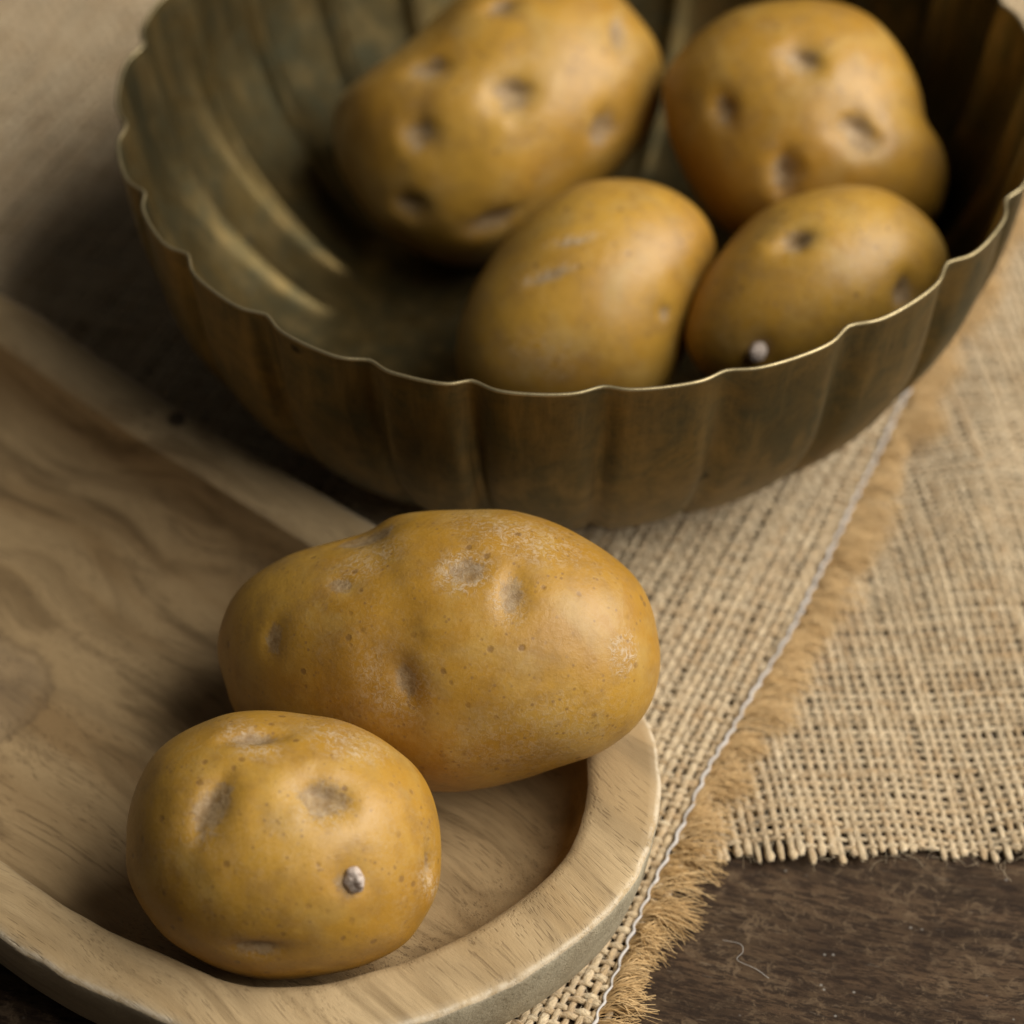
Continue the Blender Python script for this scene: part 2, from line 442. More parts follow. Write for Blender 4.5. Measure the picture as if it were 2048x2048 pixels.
def lower_z(x, y):
    g = np.exp(-((y + 0.085) / 0.03) ** 2)
    free = np.clip((x - edge_x(y) - 0.006) / 0.03, 0, 1)                # lies flat under the runner, in soft folds beside it
    folds = 0.0022 * (1 + np.sin(52 * x + 26 * y + 0.6)) * np.clip((y + 0.06) / 0.07, 0, 1) + 0.0010 * (1 + np.sin(120 * x - 18 * y)) * np.clip((y + 0.04) / 0.07, 0, 1)
    return 0.0012 + g * (0.0010 + 0.0012 * np.sin(95 * x + 0.4) + 0.0006 * np.sin(210 * x)) * np.clip((x - edge_x(y) + 0.012) / 0.03, 0, 1) + folds * free

def weave(name, parent, dirs, zf, P0, n_along, n_across, clip, mat, amp=(0.00046, 0.00046), r_a=0.00102, r_b=0.00088, warp_end=None):
    """plain weave: yarns along dirs[0] (warp) and dirs[1] (weft); clip(xy)->mask of points kept"""
    e, q = np.array(dirs[0], float), np.array(dirs[1], float)
    for nm, along, across, na, nb, r0, ph in (('warp_yarns', e, q, n_along, n_across, r_a, 0), ('weft_yarns', q, e, n_across, n_along, r_b, 1)):
        paths, radii, tones, al = [], [], [], []
        for j in range(nb):
            s = np.arange(0, na * 2 + 1) * 0.5 - 0.5
            jit = (rng.random() - 0.5) * 0.28 + (smooth_noise(len(s), 14) - 0.5) * 0.40
            xy = P0 + (s[:, None] * along[None] + (j + jit)[:, None] * across[None]) * PITCH
            keep = clip(xy, nm, j)
            if keep.sum() < 4: continue
            idx = np.where(keep)[0]; lo, hi = idx[0], idx[-1] + 1
            s2, xy = s[lo:hi], xy[lo:hi]
            sign = np.cos(np.pi * s2 + np.pi * (j + ph))
            fat = 0.68 + 0.45 * smooth_noise(len(s2), 9) + 0.32 * (rng.random() - 0.4) * rng.random() + 0.5 * np.clip(smooth_noise(len(s2), 16) - 0.8, 0, 1)
            z = zf(xy[:, 0], xy[:, 1]) + amp[ph] * sign + (rng.random(len(s2)) - 0.5) * 0.00018
            R = r0 * fat * (1 + 0.10 * sign)
            k = min(4, len(R) - 1)
            R[-k - 1:] *= np.linspace(1.0, 1.25 + 0.35 * rng.random(), k + 1)
            R[0] *= 0.55; R[-1] *= 0.55
            paths.append(np.c_[xy, z]); radii.append(R)
            tones.append(np.clip(0.5 + 0.30 * rng.standard_normal(), 0, 1))
            al.append(np.clip(smooth_noise(len(s2), 7) * 1.25 - 0.25, 0, 1))
        V, F, T, A = tubes(paths, radii, 6, 0.66, tones, al)
        o = mesh_obj(nm, V, F, mat, parent, attrs={'tone': T, 'along': A, 'yarn': tubes.yarn})
        o['kind'] = 'stuff'

def build_upper_cloth():
    root = empty('burlap_runner', (0.02, 0.05, 0.0))
    tag(root, 'beige burlap runner with white stitched fringed edge, lying under bowl and wooden tray', 'cloth')
    par = empty_offset(root)
    e = np.array((0.4067, 0.9136)); q = np.array((0.955, -0.297))
    P0 = np.array((0.02, -0.142)) - e * 0.06
    nal, nac = 222, 196
    P0 = P0 - q * PITCH * (nac - 36)
    def clip(xy, nm, j):
        m = (xy[:, 0] < edge_x(xy[:, 1]) - 0.0006) & (xy[:, 0] > -0.235) & (xy[:, 1] < 0.345)
        m &= (xy @ np.array((0.641, 0.769)) > -0.150) | (xy[:, 0] > -0.045)
        return m
    weave('burlap', root, (e, q), upper_z, P0, nal, nac, clip, M_BURLAP)
    # zigzag chain stitch along the edge
    ys = np.linspace(-0.19, 0.36, 760)
    xs = edge_x(ys)
    ph = np.cumsum(0.95 + 0.5 * (smooth_noise(len(ys), 6) - 0.5)) + 1.3 * smooth_noise(len(ys), 12)
    off = -0.0012 + 0.00042 * np.sin(ph) + 0.0006 * (smooth_noise(len(ys), 18) - 0.5)
    z = upper_z(xs, ys) + 0.00135 + 0.00035 * np.sin(ph * 1.0 + 1.0)
    P = np.c_[xs + off, ys, z]
    V, F, T, A = tubes([P], [0.00041 * (0.7 + 0.6 * smooth_noise(len(ys), 3))], 6, 0.9, [0.5])
    mesh_obj('stitching', V, F, M_STITCH, root, attrs={'tone': T})['label'] = 'white zigzag stitching thread'
    # combed-out fringe fibres
    paths, radii, tones = [], [], []
    y = -0.19
    while y < 0.34:
        dens = int(66 * (0.35 + 1.1 * rng.random()))
        clump_a = rng.normal(-0.16, 0.20); clump_l = 0.0126 * (0.62 + 0.62 * rng.random()); ct = rng.random()
        for k in range(dens):
            y0 = y + rng.normal(0, 0.00075)
            x0 = edge_x(y0) - 0.0016
            L = clump_l * (0.55 + 0.55 * rng.random() ** 0.6)
            a = clump_a + rng.normal(0, 0.20)
            n = 6
            s = np.linspace(0, 1, n)
            curl = rng.normal(0, 0.35)
            ang = a + curl * s ** 1.5 + rng.normal(0, 0.16, n).cumsum()
            st = np.c_[np.cos(ang), np.sin(ang)] * (L / (n - 1))
            xy = np.array((x0, y0)) + np.vstack([[0, 0], st[:-1].cumsum(0)])
            under = np.where(xy[:, 1] > -0.0935, lower_z(xy[:, 0], xy[:, 1]) + 0.0016, 0.0004)
            z0 = upper_z(x0, y0)
            hump = rng.random() * 0.0036 * np.sin(np.pi * s * 0.8)
            zz = z0 * (1 - s) + under * s + hump + rng.normal(0, 0.0004) * s + 0.0002
            zz = np.maximum(zz, under)
            paths.append(np.c_[xy, zz]); radii.append(np.linspace(0.00017, 0.00007, n) * (0.7 + 0.6 * rng.random()))
            tones.append(np.clip(0.35 * ct + 0.6 * rng.random() + 0.05, 0, 1))
        y += 0.0024 + 0.0018 * rng.random()
    V, F, T, A = tubes(paths, radii, 3, 1.0, tones)
    f = mesh_obj('fringe', V, F, M_FRINGE, root, attrs={'tone': T})
    f['kind'] = 'stuff'; f['label'] = 'combed golden brown jute fringe'
    # stray hairs over the weave
    paths, radii, tones = [], [], []
    for k in range(8000):
        x = rng.uniform(-0.02, 0.20); yv = rng.uniform(-0.17, 0.13)
        if x > edge_x(yv) - 0.002: continue
        paths.append(hair(x, yv, upper_z, 0.0012)); radii.append(np.full(5, 0.000045)); tones.append(rng.random())
    V, F, T, A = tubes(paths, radii, 3, 1.0, tones)
    mesh_obj('stray_fibres', V, F, M_FUZZ, root, attrs={'tone': T})['kind'] = 'stuff'
    fix_parent(root)

def hair(x, y, zf, lift):
    n = 5; s = np.linspace(0, 1, n)
    a = rng.random() * 6.28; L = rng.uniform(0.002, 0.006)
    ang = a + rng.normal(0, 1.0) * s
    xy = np.array((x, y)) + np.c_[np.cos(ang), np.sin(ang)] * (s * L)[:, None]
    z = zf(xy[:, 0], xy[:, 1]) + lift + 0.0016 * rng.random() * np.sin(np.pi * s)
    return np.c_[xy, z]

def empty_offset(root): return root
def fix_parent(root):
    """the children were made in world coordinates: keep them there"""
    for o in COL.objects:
        if o.parent == root:
            o.location = Vector(o.location) - root.location

def build_lower_cloth():
    root = empty('burlap_mat', (0.12, 0.05, 0.0))
    tag(root, 'coarse beige burlap piece with raw cut edge on the dark table, at right', 'cloth')
    w = np.array((0.115, -0.993)); x = np.array((1.0, 0.012))
    nal, nac = 178, 98
    P0 = np.array((-0.01, 0.345))
    ends = {}
    def clip(xy, nm, j):
        edge = -0.0885 + 0.0016 * np.sin(55 * xy[:, 0] + 1) + 0.0010 * np.sin(140 * xy[:, 0])
        m = (xy[:, 0] > edge_x(xy[:, 1]) - 0.028) & (xy[:, 0] < 0.235)
        if nm == 'warp_yarns':
            if j not in ends: ends[j] = rng.uniform(-0.0026, 0.0008)
            return m & (xy[:, 1] > edge - 0.0034 + ends[j])
        return m & (xy[:, 1] > edge + 0.0005)
    weave('burlap', root, (w, x), lower_z, P0, nal, nac, clip, M_BURLAP, (0.00022, 0.00038), 0.00093, 0.00080)
    paths, radii, tones = [], [], []
    for k in range(4500):
        xx = rng.uniform(0.04, 0.20); yv = rng.uniform(-0.095, 0.10)
        if xx < edge_x(yv) + 0.012: continue
        paths.append(hair(xx, yv, lower_z, 0.001)); radii.append(np.full(5, 0.000045)); tones.append(rng.random())
    V, F, T, A = tubes(paths, radii, 3, 1.0, tones)
    mesh_obj('stray_fibres', V, F, M_FUZZ, root, attrs={'tone': T})['kind'] = 'stuff'
    fix_parent(root)

build_lower_cloth()
build_upper_cloth()

# ------------------------------------------------------------------ wooden tray
TRAY_PTS = [(-0.0271, -0.0115), (0.0, -0.0345), (0.0205, -0.0530), (0.0325, -0.0705), (0.0360, -0.0890), (0.0335, -0.1080), (0.0270, -0.1240),
            (0.0161, -0.1368), (0.0040, -0.1469), (-0.0078, -0.1540), (-0.0200, -0.1600), (-0.0350, -0.1644), (-0.0500, -0.1660), (-0.0640, -0.1647),
            (-0.0780, -0.1589), (-0.0967, -0.1495), (-0.1162, -0.1368), (-0.150, -0.1105), (-0.190, -0.078), (-0.230, -0.0445), (-0.268, -0.0125),
            (-0.292, 0.015), (-0.301, 0.045), (-0.296, 0.078), (-0.278, 0.106), (-0.250, 0.123), (-0.218, 0.123), (-0.185, 0.111), (-0.1472, 0.0886), (-0.0974, 0.0457), (-0.0615, 0.0160)]
TRAY_Z0, TRAY_Z1 = 0.0052, 0.0310
def build_tray():
    C = catmull(TRAY_PTS, True, 16)
    n = len(C)
    # resample evenly
    d = np.r_[0, np.cumsum(np.linalg.norm(np.diff(np.r_[C, C[:1]], axis=0), axis=1))]
    m = 520
    u = np.linspace(0, d[-1], m, endpoint=False)
    C = np.c_[np.interp(u, d, np.r_[C[:, 0], C[0, 0]]), np.interp(u, d, np.r_[C[:, 1], C[0, 1]])]
    def sm(A, k):
        for _ in range(k): A = (np.roll(A, 1, 0) + 2 * A + np.roll(A, -1, 0)) / 4
        return A
    C = sm(C, 8)
    tg = np.roll(C, -1, 0) - np.roll(C, 1, 0)
    N = np.c_[tg[:, 1], -tg[:, 0]]; N /= np.linalg.norm(N, axis=1, keepdims=True)
    if (N * (C - C.mean(0))).sum() < 0: N = -N
    N = sm(N, 30); N /= np.linalg.norm(N, axis=1, keepdims=True)
    wob = np.interp(np.arange(m), np.linspace(0, m, 60), np.r_[rng.standard_normal(59), 0]) * 0.00035
    chipn = sm(rng.standard_normal(m), 2) * 0.00022
    root = empty('wooden_tray', (-0.10, -0.02, TRAY_Z0))
    tag(root, 'pale carved wooden tray with thick rounded rim, holding two potatoes', 'tray')
    def loops(spec, name, mat, cap=False, capz=None):
        V, E = [], []
        for off, z, ed, jit in spec:
            wide = 1 + 0.13 * (lambda t: t * t * (3 - 2 * t))(np.clip((C[:, 0] + 0.08) / 0.10, 0, 1)) * min(1, off / 0.012)
            P = C - N * (off * wide + wob * 0.6 + chipn * jit)[:, None]
            if off > 0.02: P = sm(P, int(20 + off * 1500))
            V.append(np.c_[P, np.full(m, z) + chipn * jit]); E.append(np.full(m, ed))
        k = len(spec)
        V = np.concatenate(V); E = np.concatenate(E)
        F = []
        for i in range(k - 1):
            a = i * m + np.arange(m); b = i * m + (np.arange(m) + 1) % m
            F += np.stack([a, b, b + m, a + m], -1).tolist()
        if cap: F.append((np.arange(m) + (k - 1) * m).tolist())
        return mesh_obj(name, V, F, mat, root, attrs={'edge': E})
    loops([(0.060, TRAY_Z0, 0, 0), (0.0075, TRAY_Z0, 0, 0), (0.0054, TRAY_Z0 + 0.0010, 0, 0), (0.0036, TRAY_Z0 + 0.0045, 0, 0), (0.0024, TRAY_Z0 + 0.0095, 0, 0), (0.0012, 0.0200, 0, 0), (0.0004, 0.0260, 0, 0.3),
           (0.0001, 0.0287, 0.05, 0.7), (0.0002, 0.0297, 0.5, 1)], 'outer_side', M_SIDE)
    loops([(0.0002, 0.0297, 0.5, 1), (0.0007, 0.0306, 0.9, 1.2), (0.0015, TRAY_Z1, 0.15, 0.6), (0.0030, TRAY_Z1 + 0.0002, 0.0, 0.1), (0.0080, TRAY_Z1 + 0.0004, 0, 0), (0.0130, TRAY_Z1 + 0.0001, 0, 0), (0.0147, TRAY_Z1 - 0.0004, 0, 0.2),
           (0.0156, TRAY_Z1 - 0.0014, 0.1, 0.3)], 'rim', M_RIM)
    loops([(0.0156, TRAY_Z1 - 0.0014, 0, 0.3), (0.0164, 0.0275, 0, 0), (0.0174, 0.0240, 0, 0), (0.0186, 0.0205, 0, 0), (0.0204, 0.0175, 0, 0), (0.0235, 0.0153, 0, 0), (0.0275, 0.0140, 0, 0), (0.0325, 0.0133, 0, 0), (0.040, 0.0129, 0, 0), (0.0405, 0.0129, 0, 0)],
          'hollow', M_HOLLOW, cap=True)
    fix_parent(root)
build_tray()

# ------------------------------------------------------------------ fluted brass bowl
BOWL_C = (0.0190, 0.0995)
BOWL_Z0 = 0.0052
def build_bowl():
    cusps = [-169.5, -156.0, -143.0, -128.7, -114.7, -103.1, -88.7, -74.9, -58.5, -41.3, -26.3]      # hand-beaten, not quite even
    cusps += [-26.3 + k * 14.235 for k in range(1, 14)] + [173.0, 360 - 169.5]
    nf = 25; seg = nf * 20
    cu = np.radians(cusps)
    fr = np.linspace(0, nf, seg, endpoint=False)
    th = np.interp(fr, np.arange(nf + 1), cu)
    u = np.abs(((fr + 0.5) % 1.0) - 0.5) * 2                       # 0 at the pinched grooves, 1 in the middle of each flute
    scal = 0.36 * (1 - (1 - u) ** 2) + 0.64 * (1 - np.exp(-(u / 0.27) ** 2))
    wob = -0.0014 * np.cos(2 * th) + 0.0032 * np.sin(2 * th)       # slightly out of round
    dep = np.interp(fr, np.arange(nf + 1), np.r_[rng.uniform(0.7, 1.25, nf), 1.0])
    dent = np.interp(fr, np.linspace(0, nf, 41), np.r_[rng.standard_normal(40), 0]) * 0.00035
    # profile of the outer face: radius, height, flute depth
    prof = [(0.0, 0.0012, 0), (0.040, 0.0010, 0.0), (0.062, 0.0004, 0.0), (0.0700, 0.0000, 0.0002), (0.0755, 0.0008, 0.0006), (0.0800, 0.0028, 0.0011), (0.0850, 0.0062, 0.0016), (0.0905, 0.0108, 0.0020), (0.0962, 0.0164, 0.0024),
            (0.1034, 0.0245, 0.0028), (0.1096, 0.0330, 0.0031), (0.1148, 0.0425, 0.0033), (0.1190, 0.0530, 0.0034), (0.1218, 0.0640, 0.0035), (0.1236, 0.0750, 0.0035), (0.1247, 0.0840, 0.0035), (0.1254, 0.0900, 0.0035), (0.1260, 0.0926, 0.0035)]
    prof = [(p, z, 0.0046 * (a / 0.0035) ** 0.7 * (1 - 0.38 * max(0, (z - 0.07) / 0.0226))) for p, z, a in prof]
    def ring(r, z, a, k=0):
        soft = 0.16 + 0.12 * min(1, max(0, (z - 0.055) / 0.035))
        scal = 0.30 * (1 - (1 - u) ** 2) + 0.70 * (1 - np.exp(-(u / soft) ** 2))
        R = r + (scal - 0.66) * a * dep + wob * min(1, r / 0.11) + dent * min(1, r / 0.11) * math.sin(z * 50)
        return np.c_[R * np.cos(th), R * np.sin(th), np.full(seg, z)]
    root = empty('fluted_bowl', (BOWL_C[0], BOWL_C[1], BOWL_Z0))
    tag(root, 'wide aged brass bowl with scalloped fluted wall, filled with four potatoes', 'bowl')
    T = 0.0011
    P = np.array(prof)
    fine_t = np.linspace(0, len(P) - 1, 90)
    P = np.c_[[np.interp(fine_t, np.arange(len(P)), P[:, i]) for i in range(3)]].T
    for _ in range(6):
        P[1:-1] = (P[:-2] + 2 * P[1:-1] + P[2:]) / 4
    tg = np.gradient(P[:, :2], axis=0); nn = np.c_[-tg[:, 1], tg[:, 0]]; nn /= np.linalg.norm(nn, axis=1, keepdims=True)
    inner = P.copy(); inner[:, :2] += nn * T; inner[:, 0] = np.maximum(inner[:, 0], 0)
    def shell(rows, name, edge):
        V = np.concatenate([ring(r, z, a) for r, z, a in rows])
        k = len(rows); F = []
        for i in range(k - 1):
            a = i * seg + np.arange(seg); b = i * seg + (np.arange(seg) + 1) % seg
            F.append(np.stack([a, b, b + seg, a + seg], -1))
        F = np.concatenate(F)
        return mesh_obj(name, V, F, M_BRASS, root, attrs={'edge': np.repeat(edge, seg)})
    js = int(np.argmax(P[:, 0] > 0.072))
    P[0, 0] = inner[0, 0] = 0.0002
    # base (floor, inside and out), wall (inside and out), rolled rim
    shell(np.r_[inner[js:0:-1], inner[:1], P[:1], P[1:js + 1]].tolist(), 'base', np.zeros(2 * js + 2))
    o = shell(P[js:].tolist(), 'wall', np.zeros(len(P) - js))
    o2 = shell(inner[js:].tolist(), 'inner_wall', np.zeros(len(P) - js))
    r1, z1, a1 = P[-1]; r0, z0, a0 = inner[-1]
    mid = ((r0 + r1) / 2, (z0 + z1) / 2)
    dirv = np.array((r1 - mid[0], z1 - mid[1])); up2 = np.array((-dirv[1], dirv[0]))
    if up2[1] < 0: up2 = -up2
    rows = []
    for k in range(7):
        a = math.pi * k / 6
        p = np.array(mid) + dirv * math.cos(a) + up2 * math.sin(a)
        rows.append((p[0], p[1], a1))
    shell(rows, 'rim', np.ones(7))
build_bowl()

# ------------------------------------------------------------------ potatoes
# local frame of each potato: x to the right, y leaning up and away, z leaning up and towards the front (all in mm)
RT = np.array((1.0, 0, 0)); UP = np.array((0, math.sqrt(.5), math.sqrt(.5))); TW = np.array((0, -math.sqrt(.5), math.sqrt(.5)))
bmi = bmesh.new(); bmesh.ops.create_icosphere(bmi, subdivisions=6, radius=1.0)
ICO_V = np.array([v.co[:] for v in bmi.verts]); ICO_F = np.array([[v.index for v in f.verts] for f in bmi.faces], np.int32); bmi.free()

def outline_fn(pts):
    p = catmull(pts, True, 8)
    ang = np.arctan2(p[:, 1], p[:, 0]); r = np.hypot(p[:, 0], p[:, 1])
    o = np.argsort(ang); ang, r = ang[o], r[o]
    grid = np.linspace(-np.pi, np.pi, 361)[:-1]
    rr = np.interp(grid, np.r_[ang - 2 * np.pi, ang, ang + 2 * np.pi], np.r_[r, r, r])
    for _ in range(5): rr = (np.roll(rr, 1) + 2 * rr + np.roll(rr, -1)) / 4
    ft = np.fft.rfft(rr); ft2 = ft.copy(); ft2[5:] = 0
    low = np.fft.irfft(ft2, len(rr))
    f = lambda arr: (lambda a: np.interp(a, np.r_[grid, np.pi], np.r_[arr, arr[0]]))
    return f(rr), f(low)

def sinnoise(P, freq, seed, octaves=3):
    r = np.random.default_rng(seed); out = np.zeros(len(P)); amp = 1.0
    for o in range(octaves):
        for k in range(5):
            d = r.standard_normal(3); d /= np.linalg.norm(d)
            out += amp * np.sin(P @ d * freq * (0.8 + 0.5 * r.random()) + r.random() * 6.28) / 5
        freq *= 1.9; amp *= 0.5
    return out

def potato(name, c, D, out, eyes, label, group, tilt=0.0, nub=None, seed=0, lump=1.0, scuffs=()):
    fr, lo = outline_fn(out)
    x, y, z = ICO_V.T
    ph = np.arctan2(y, x); s = np.hypot(x, y)
    w = s ** 2
    rho = lo(ph) * (1 - w) + fr(ph) * w
    px, py, pz = rho * x, rho * y, D * 1000 * z
    P = np.stack([px, py, pz], -1)
    Nn = np.stack([x / rho, y / rho, z / (D * 1000)], -1); Nn /= np.linalg.norm(Nn, axis=1, keepdims=True)
    inner = 1 - np.clip(s, 0, 1) ** 6
    disp = lump * (0.9 * sinnoise(P, 0.085, seed) + 0.22 * sinnoise(P, 0.28, seed + 5)) * (0.25 + 0.75 * inner)
    eye = np.zeros(len(P)); scf = np.zeros(len(P)); crease = np.zeros(len(P))
    r = np.random.default_rng(seed + 99)
    def surf(ex, ey):
        e_ph = math.atan2(ey, ex); rr = math.hypot(ex, ey)
        q = min(0.985, rr / float(fr(np.array([e_ph]))[0]))
        return np.array((ex, ey, D * 1000 * math.sqrt(1 - q * q)))
    back = [(r.uniform(-.5, .5) * np.ptp(np.array(out)[:, 0]), r.uniform(-.35, .35) * np.ptp(np.array(out)[:, 1])) for k in range(4)]
    for kk, (ex, ey, rx, ry, an, dep) in enumerate(list(eyes) + [(b[0], b[1], 5, 4, 0, -2.0) for b in back]):
        isb = dep < 0; dep = min(abs(dep), 3.4)
        E = surf(ex, ey)
        if isb: E[2] *= -1
        n = np.array((E[0], E[1], E[2] * (30 / (D * 1000)) ** 2)); n /= np.linalg.norm(n)
        t1 = np.cross((0, 1.0, 0), n); t1 /= np.linalg.norm(t1); t2 = np.cross(n, t1)
        a = math.radians(an)
        u1 = math.cos(a) * t1 + math.sin(a) * t2; u2 = -math.sin(a) * t1 + math.cos(a) * t2
        # foreshortening near the rim of the outline: keep the seen size
        q = P - E
        f1, f2 = q @ u1, q @ u2; dn = q @ n
        rad = np.sqrt((f1 / rx) ** 2 + (f2 / ry) ** 2 + (dn / (max(rx, ry) * 1.6)) ** 2)
        rad = rad * (1 + 0.10 * sinnoise(P, 0.9, seed + kk, 1))
        disp -= dep * np.exp(-(rad / 1.0) ** 2) * 0.92
        big_e = max(rx, ry) >= 7.5 and dep < 1.7
        if not big_e:
            g1, g2 = (f1 / rx, f2 / ry) if rx >= ry * 0.8 else (f2 / ry, -f1 / rx)      # g1 runs along the slit
            near = np.exp(-(dn / (max(rx, ry))) ** 2)
            bow = g2 - 0.30 + 0.28 * g1 ** 2
            disp -= dep * 0.34 * near * np.exp(-(g1 / 0.75) ** 2 - (bow / 0.22) ** 2)
            disp += dep * 0.09 * near * np.exp(-(g1 / 0.95) ** 2 - ((bow - 0.62) / 0.34) ** 2)
            crease = np.maximum(crease, near * np.exp(-(g1 / 0.8) ** 2 - (bow / 0.20) ** 2) * min(1, dep / 2.0))
        disp += dep * 0.035 * np.exp(-((rad - 1.65) / 0.5) ** 2)
        if max(rx, ry) < 11: eye = np.maximum(eye, np.clip(1.20 - rad * 0.95, 0, 1) * min(1.0, 0.66 + dep / 4))
        if dep > 1.5: scf = np.maximum(scf, 0.6 * np.exp(-((rad - 0.75) / 0.5) ** 2) * (np.clip(0.5 - (f1 * 0.5 + f2) / max(rx, ry) * 0.6, 0, 1)))
    for (sx, sy, rx, ry, an, st) in scuffs:
        E = surf(sx, sy); q = P - E; a = math.radians(an)
        f1 = q[:, 0] * math.cos(a) + q[:, 1] * math.sin(a); f2 = -q[:, 0] * math.sin(a) + q[:, 1] * math.cos(a)
        rad = np.sqrt((f1 / rx) ** 2 + (f2 / ry) ** 2 + (q[:, 2] / (3 * max(rx, ry))) ** 2)
        scf = np.maximum(scf, st * np.clip(1.5 - rad * 1.1, 0, 1))
    if nub:
        dd = np.where(P[:, 2] > 0, np.hypot(P[:, 0] - nub[0], P[:, 1] - nub[1]), 1e3)
        disp += -0.9 * np.exp(-(dd / 4.2) ** 2)
        eye = np.maximum(eye, 0.75 * np.exp(-(dd / 3.6) ** 2)); crease = np.maximum(crease, 0.8 * np.exp(-((dd - 2.4) / 0.9) ** 2))
    P = P + Nn * disp[:, None]
    P[:, 2] += tilt * P[:, 0]
    W = (P[:, :1] * RT + P[:, 1:2] * UP + P[:, 2:] * TW) / 1000 + np.array(c)
    base = np.array((c[0], c[1], W[:, 2].min()))
    o = mesh_obj(name, W - base, ICO_F, M_POT, attrs={'eye': eye, 'scuff': scf, 'crease': crease}, loc=tuple(base))
    tag(o, label, 'potato', group)
    print('POTATO', label, 'min z %.4f max z %.4f' % (W[:, 2].min(), W[:, 2].max()))
    if nub:
        # the withered stolon stub: a small craggy knob
        i = int(np.argmin(np.where(P[:, 2] > 0, np.hypot(P[:, 0] - nub[0], P[:, 1] - nub[1]), 1e9)))
        bm2 = bmesh.new(); bmesh.ops.create_icosphere(bm2, subdivisions=4, radius=1.0)
        nv = np.array([v.co[:] for v in bm2.verts]); nfc = [[v.index for v in f.verts] for f in bm2.faces]; bm2.free()
        rr = 1 + 0.22 * sinnoise(nv, 4.0, seed + 3, 3)
        nm = (Nn[i, :1] * RT + Nn[i, 1:2] * UP + Nn[i, 2:] * TW)
        k = Vector(nm).to_track_quat('Z', 'Y').to_matrix()
        nvv = nv * rr[:, None] * np.array((2.3, 2.9, 2.9)) / 1000
        nvv[:, 0] *= 1 - 0.25 * nv[:, 2]; nvv[:, 1] *= 1 - 0.25 * nv[:, 2]
        nvv = nvv @ np.array(k).T
        mesh_obj('stem_stub', nvv + (W[i] - base) + nm * 0.0006, nfc, M_NUB, o)['label'] = 'small grey withered stem stub'
    return o

GB = 'potatoes in the brass bowl'; GT = 'potatoes on the wooden tray'
potato('potato', (-0.0041, 0.1478, 0.0468), 0.036,
       [(-49.4,-0.6),(-47.5,6.5),(-41.2,12.8),(-31.7,19.2),(-22.2,27.9),(-14.3,35.0),(-6.3,39.8),(6.3,42.9),(22.2,42.9),(33.3,39.8),(41.2,31.8),(47.5,22.3),(49.4,12.8),(47.5,1.7),(42.0,-7.8),(33.3,-16.5),(22.2,-25.2),(9.5,-34.7),(0.0,-41.0),(-9.5,-42.9),(-19.0,-41.0),(-30.1,-35.5),(-39.6,-26.8),(-46.7,-15.7),(-49.1,-7.8)],
       [(4,3.2,6.3,6,0,4.5),(-22.7,-7.5,4.8,5.4,0,2.2),(30.8,-5,4.8,6,15,2.8),(35.5,23.3,3.8,6.7,-30,1.6),(-26.1,-27.6,5.4,4.4,-20,2.4),(-1.4,-32.4,7.9,4.1,10,2.6),(-19.7,11.2,6.3,4.1,10,2),(0.9,30.5,4.8,3.5,0,2.5)],
       'largest potato in the brass bowl, many dark eyes, at the back left', GB, seed=11, lump=1.3)
potato('potato', (0.0854, 0.1304, 0.0590), 0.032,
       [(-41.3,8.5),(-39.8,16.2),(-33.9,23.9),(-26.2,30.1),(-18.5,33.9),(-6.2,36.2),(4.6,35.9),(15.4,32.4),(23.1,26.2),(29.3,17.7),(33.1,8.5),(34.7,-0.0),(39.3,-6.9),(41.3,-14.6),(40.1,-22.4),(37.8,-27.8),(27.8,-33.1),(12.3,-36.2),(-6.2,-36.2),(-21.6,-31.6),(-29.3,-23.9),(-35.5,-13.1),(-39.8,-2.3)],
       [(-4.4,14.6,5.6,5.2,-20,4.2),(11.4,-6.7,6.8,5.6,-30,4.6),(-26.3,0.9,4,4.9,0,2.2),(-9,-17.8,4.3,6.8,-10,3.2),(26.2,-31.2,4.6,4.6,0,2)],
       'round potato with four deep eyes at the back right of the bowl', GB, seed=23)
potato('potato', (0.0208, 0.0716, 0.0410), 0.03,
       [(-36.2,-15.9),(-35.6,-7.0),(-32.8,1.9),(-27.6,10.8),(-21.7,18.2),(-14.2,25.6),(-5.3,31.8),(3.6,34.5),(13.9,34.5),(22.8,32.0),(30.3,27.1),(34.7,21.1),(36.2,13.7),(34.0,6.3),(31.0,-4.1),(26.6,-15.9),(20.6,-24.9),(12.5,-31.5),(-0.9,-34.5),(-15.7,-33.8),(-27.6,-29.3),(-34.3,-23.4)],
       [(-10.9,5.1,8.6,1.8,18,0.5),(20.8,-4.3,2.7,2.7,0,1),(-4.5,14.7,7.4,1.5,12,0.3)],
       'smooth potato with pale scratches, nearest the front wall of the bowl', GB, seed=31, lump=0.5,
       scuffs=[(-11.7,5.5,8,1.8,18,1.2),(-4.6,15.3,8,1.6,12,0.9),(-14.2,-17.4,14,8,0,0.5)])
potato('potato', (0.0837, 0.0642, 0.0530), 0.028,
       [(-35.8,-15.7),(-35.1,-6.9),(-30.7,3.3),(-25.6,10.6),(-19.1,17.8),(-11.8,22.9),(-1.6,26.6),(8.6,28.0),(17.3,26.9),(26.1,22.2),(32.6,15.7),(35.8,8.4),(35.5,0.4),(31.9,-8.4),(23.2,-17.1),(8.6,-24.4),(-6.0,-28.0),(-20.5,-28.0),(-30.7,-23.7)],
       [(-8.9,11.1,5.8,3.8,15,4.5),(21.7,-2.9,3.8,5,0,3)],
       'potato with one deep eye and a stem stub, at the front right of the bowl', GB, nub=(-17.6,-18.3), seed=47, lump=0.7)
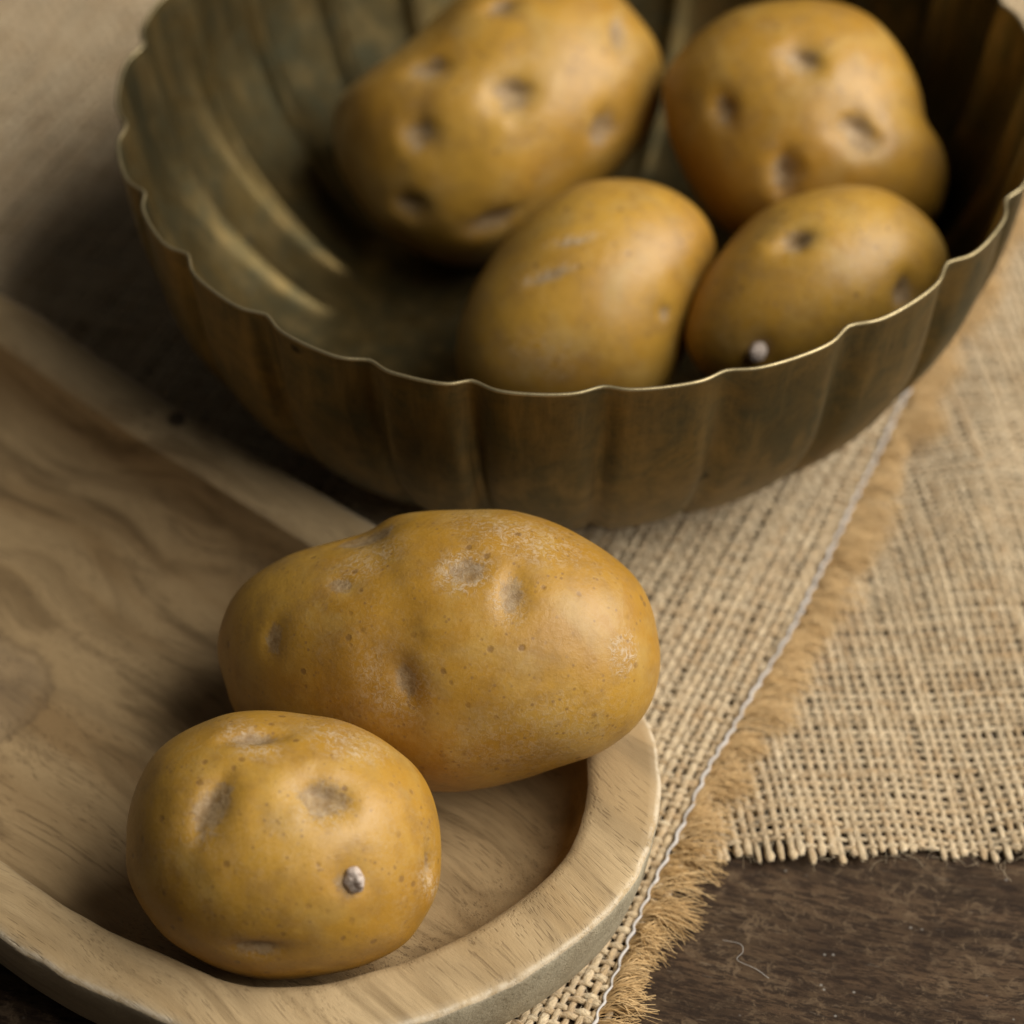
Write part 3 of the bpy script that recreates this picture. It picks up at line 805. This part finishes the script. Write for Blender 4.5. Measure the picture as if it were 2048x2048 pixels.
potato('potato', (-0.0184, -0.0672, 0.0502), 0.034,
       [(-53.4,-1.1),(-52.5,5.9),(-49.7,12.3),(-44.8,17.4),(-35.9,22.6),(-25.6,25.8),(-16.7,28.3),(-10.9,31.8),(-3.9,33.3),(7.6,33.8),(17.8,33.7),(28.1,30.9),(37.0,26.4),(44.0,21.5),(48.5,16.8),(51.3,11.1),(53.0,3.4),(53.4,-3.0),(51.7,-10.7),(47.9,-17.1),(42.1,-21.9),(37.0,-24.7),(29.3,-27.3),(20.4,-30.5),(10.2,-33.0),(1.2,-33.8),(-10.3,-32.4),(-23.1,-29.2),(-35.9,-24.7),(-44.8,-20.3),(-49.3,-15.1),(-51.2,-9.4)],
       [(8.1,19.7,5.6,4.3,10,1.2),(18.5,14.4,3,6.4,-22,1.5),(-37.5,3.5,2.8,5.1,-5,0.8),(-5.8,-5.8,2.8,5.3,15,1.3),(-21.7,16.1,3.8,2.6,0,0.5),(-8.3,-2.4,7.7,11.5,0,1.6),(-16.3,27.1,5,9,-35,1.3),(-26.6,-11.6,11.5,7.7,0,0.8)],
       'long oval potato lying across the tray, one end over the rim', GT, tilt=0.2, seed=58, lump=0.8,
       scuffs=[(43.8,1,3.2,5,0,1.6),(7.5,19.7,6.5,5,10,1.2),(17.1,13.1,4,6,20,0.9),(-3.8,-6.8,4,6,0,0.5),(19.9,27.2,16,5,-15,0.7),(-15.1,22.3,10,4,30,0.6),(24.7,-17.5,22,10,10,0.4)])
potato('potato', (-0.0519, -0.1206, 0.0438), 0.0305,
       [(-35.7,-0.4),(-35.3,6.2),(-33.5,12.8),(-29.9,19.9),(-24.6,24.7),(-17.4,28.3),(-11.4,30.1),(-3.0,30.4),(5.4,29.5),(12.6,28.3),(19.8,25.3),(25.2,21.7),(30.5,16.9),(33.9,11.0),(35.6,3.2),(35.7,-5.2),(34.7,-11.2),(31.7,-17.2),(27.5,-22.6),(19.8,-26.8),(12.6,-28.9),(4.2,-30.1),(-4.2,-30.4),(-11.4,-28.9),(-18.6,-25.8),(-25.8,-21.4),(-30.5,-16.0),(-34.1,-10.0),(-35.6,-5.2)],
       [(-14.1,12.1,4.6,8.4,-14,2.2),(11,13.7,6.9,5.5,-25,3.4),(-5.3,26.5,6.4,2.6,22,2.2),(33.7,-3.8,1.7,4.3,15,2.2),(-4.5,-20.9,6.5,3.1,0,1.8)],
       'round lumpy potato with a grey stem stub, at the front of the tray', GT, nub=(16.8,-4.5), seed=64, lump=1.25,
       scuffs=[(10.9,11.9,7,5,-25,1),(-6.3,25.4,8,3,-20,0.9),(14.8,24.2,10,3,-20,0.8),(33.3,-7.6,2,5,15,0.8)])

# ------------------------------------------------------------------ loose lint on the table
P = catmull([(0.0507, -0.116, 0.0004), (0.0547, -0.118, 0.0016), (0.0552, -0.1200, 0.0012), (0.0538, -0.1218, 0.0005), (0.0580, -0.1249, 0.0012), (0.0610, -0.1271, 0.0005)], False, 10)
V, F, T, A = tubes([P], [np.full(len(P), 0.00007)], 5, 1.0, [0.6])
base = np.array((0.055, -0.121, 0.0))
lint = mesh_obj('loose_fibre', V - base, F, M_LINT, attrs={'tone': T}, loc=tuple(base))
tag(lint, 'thin pale loose fibre curled on the dark table beside the fringe', 'fibre')
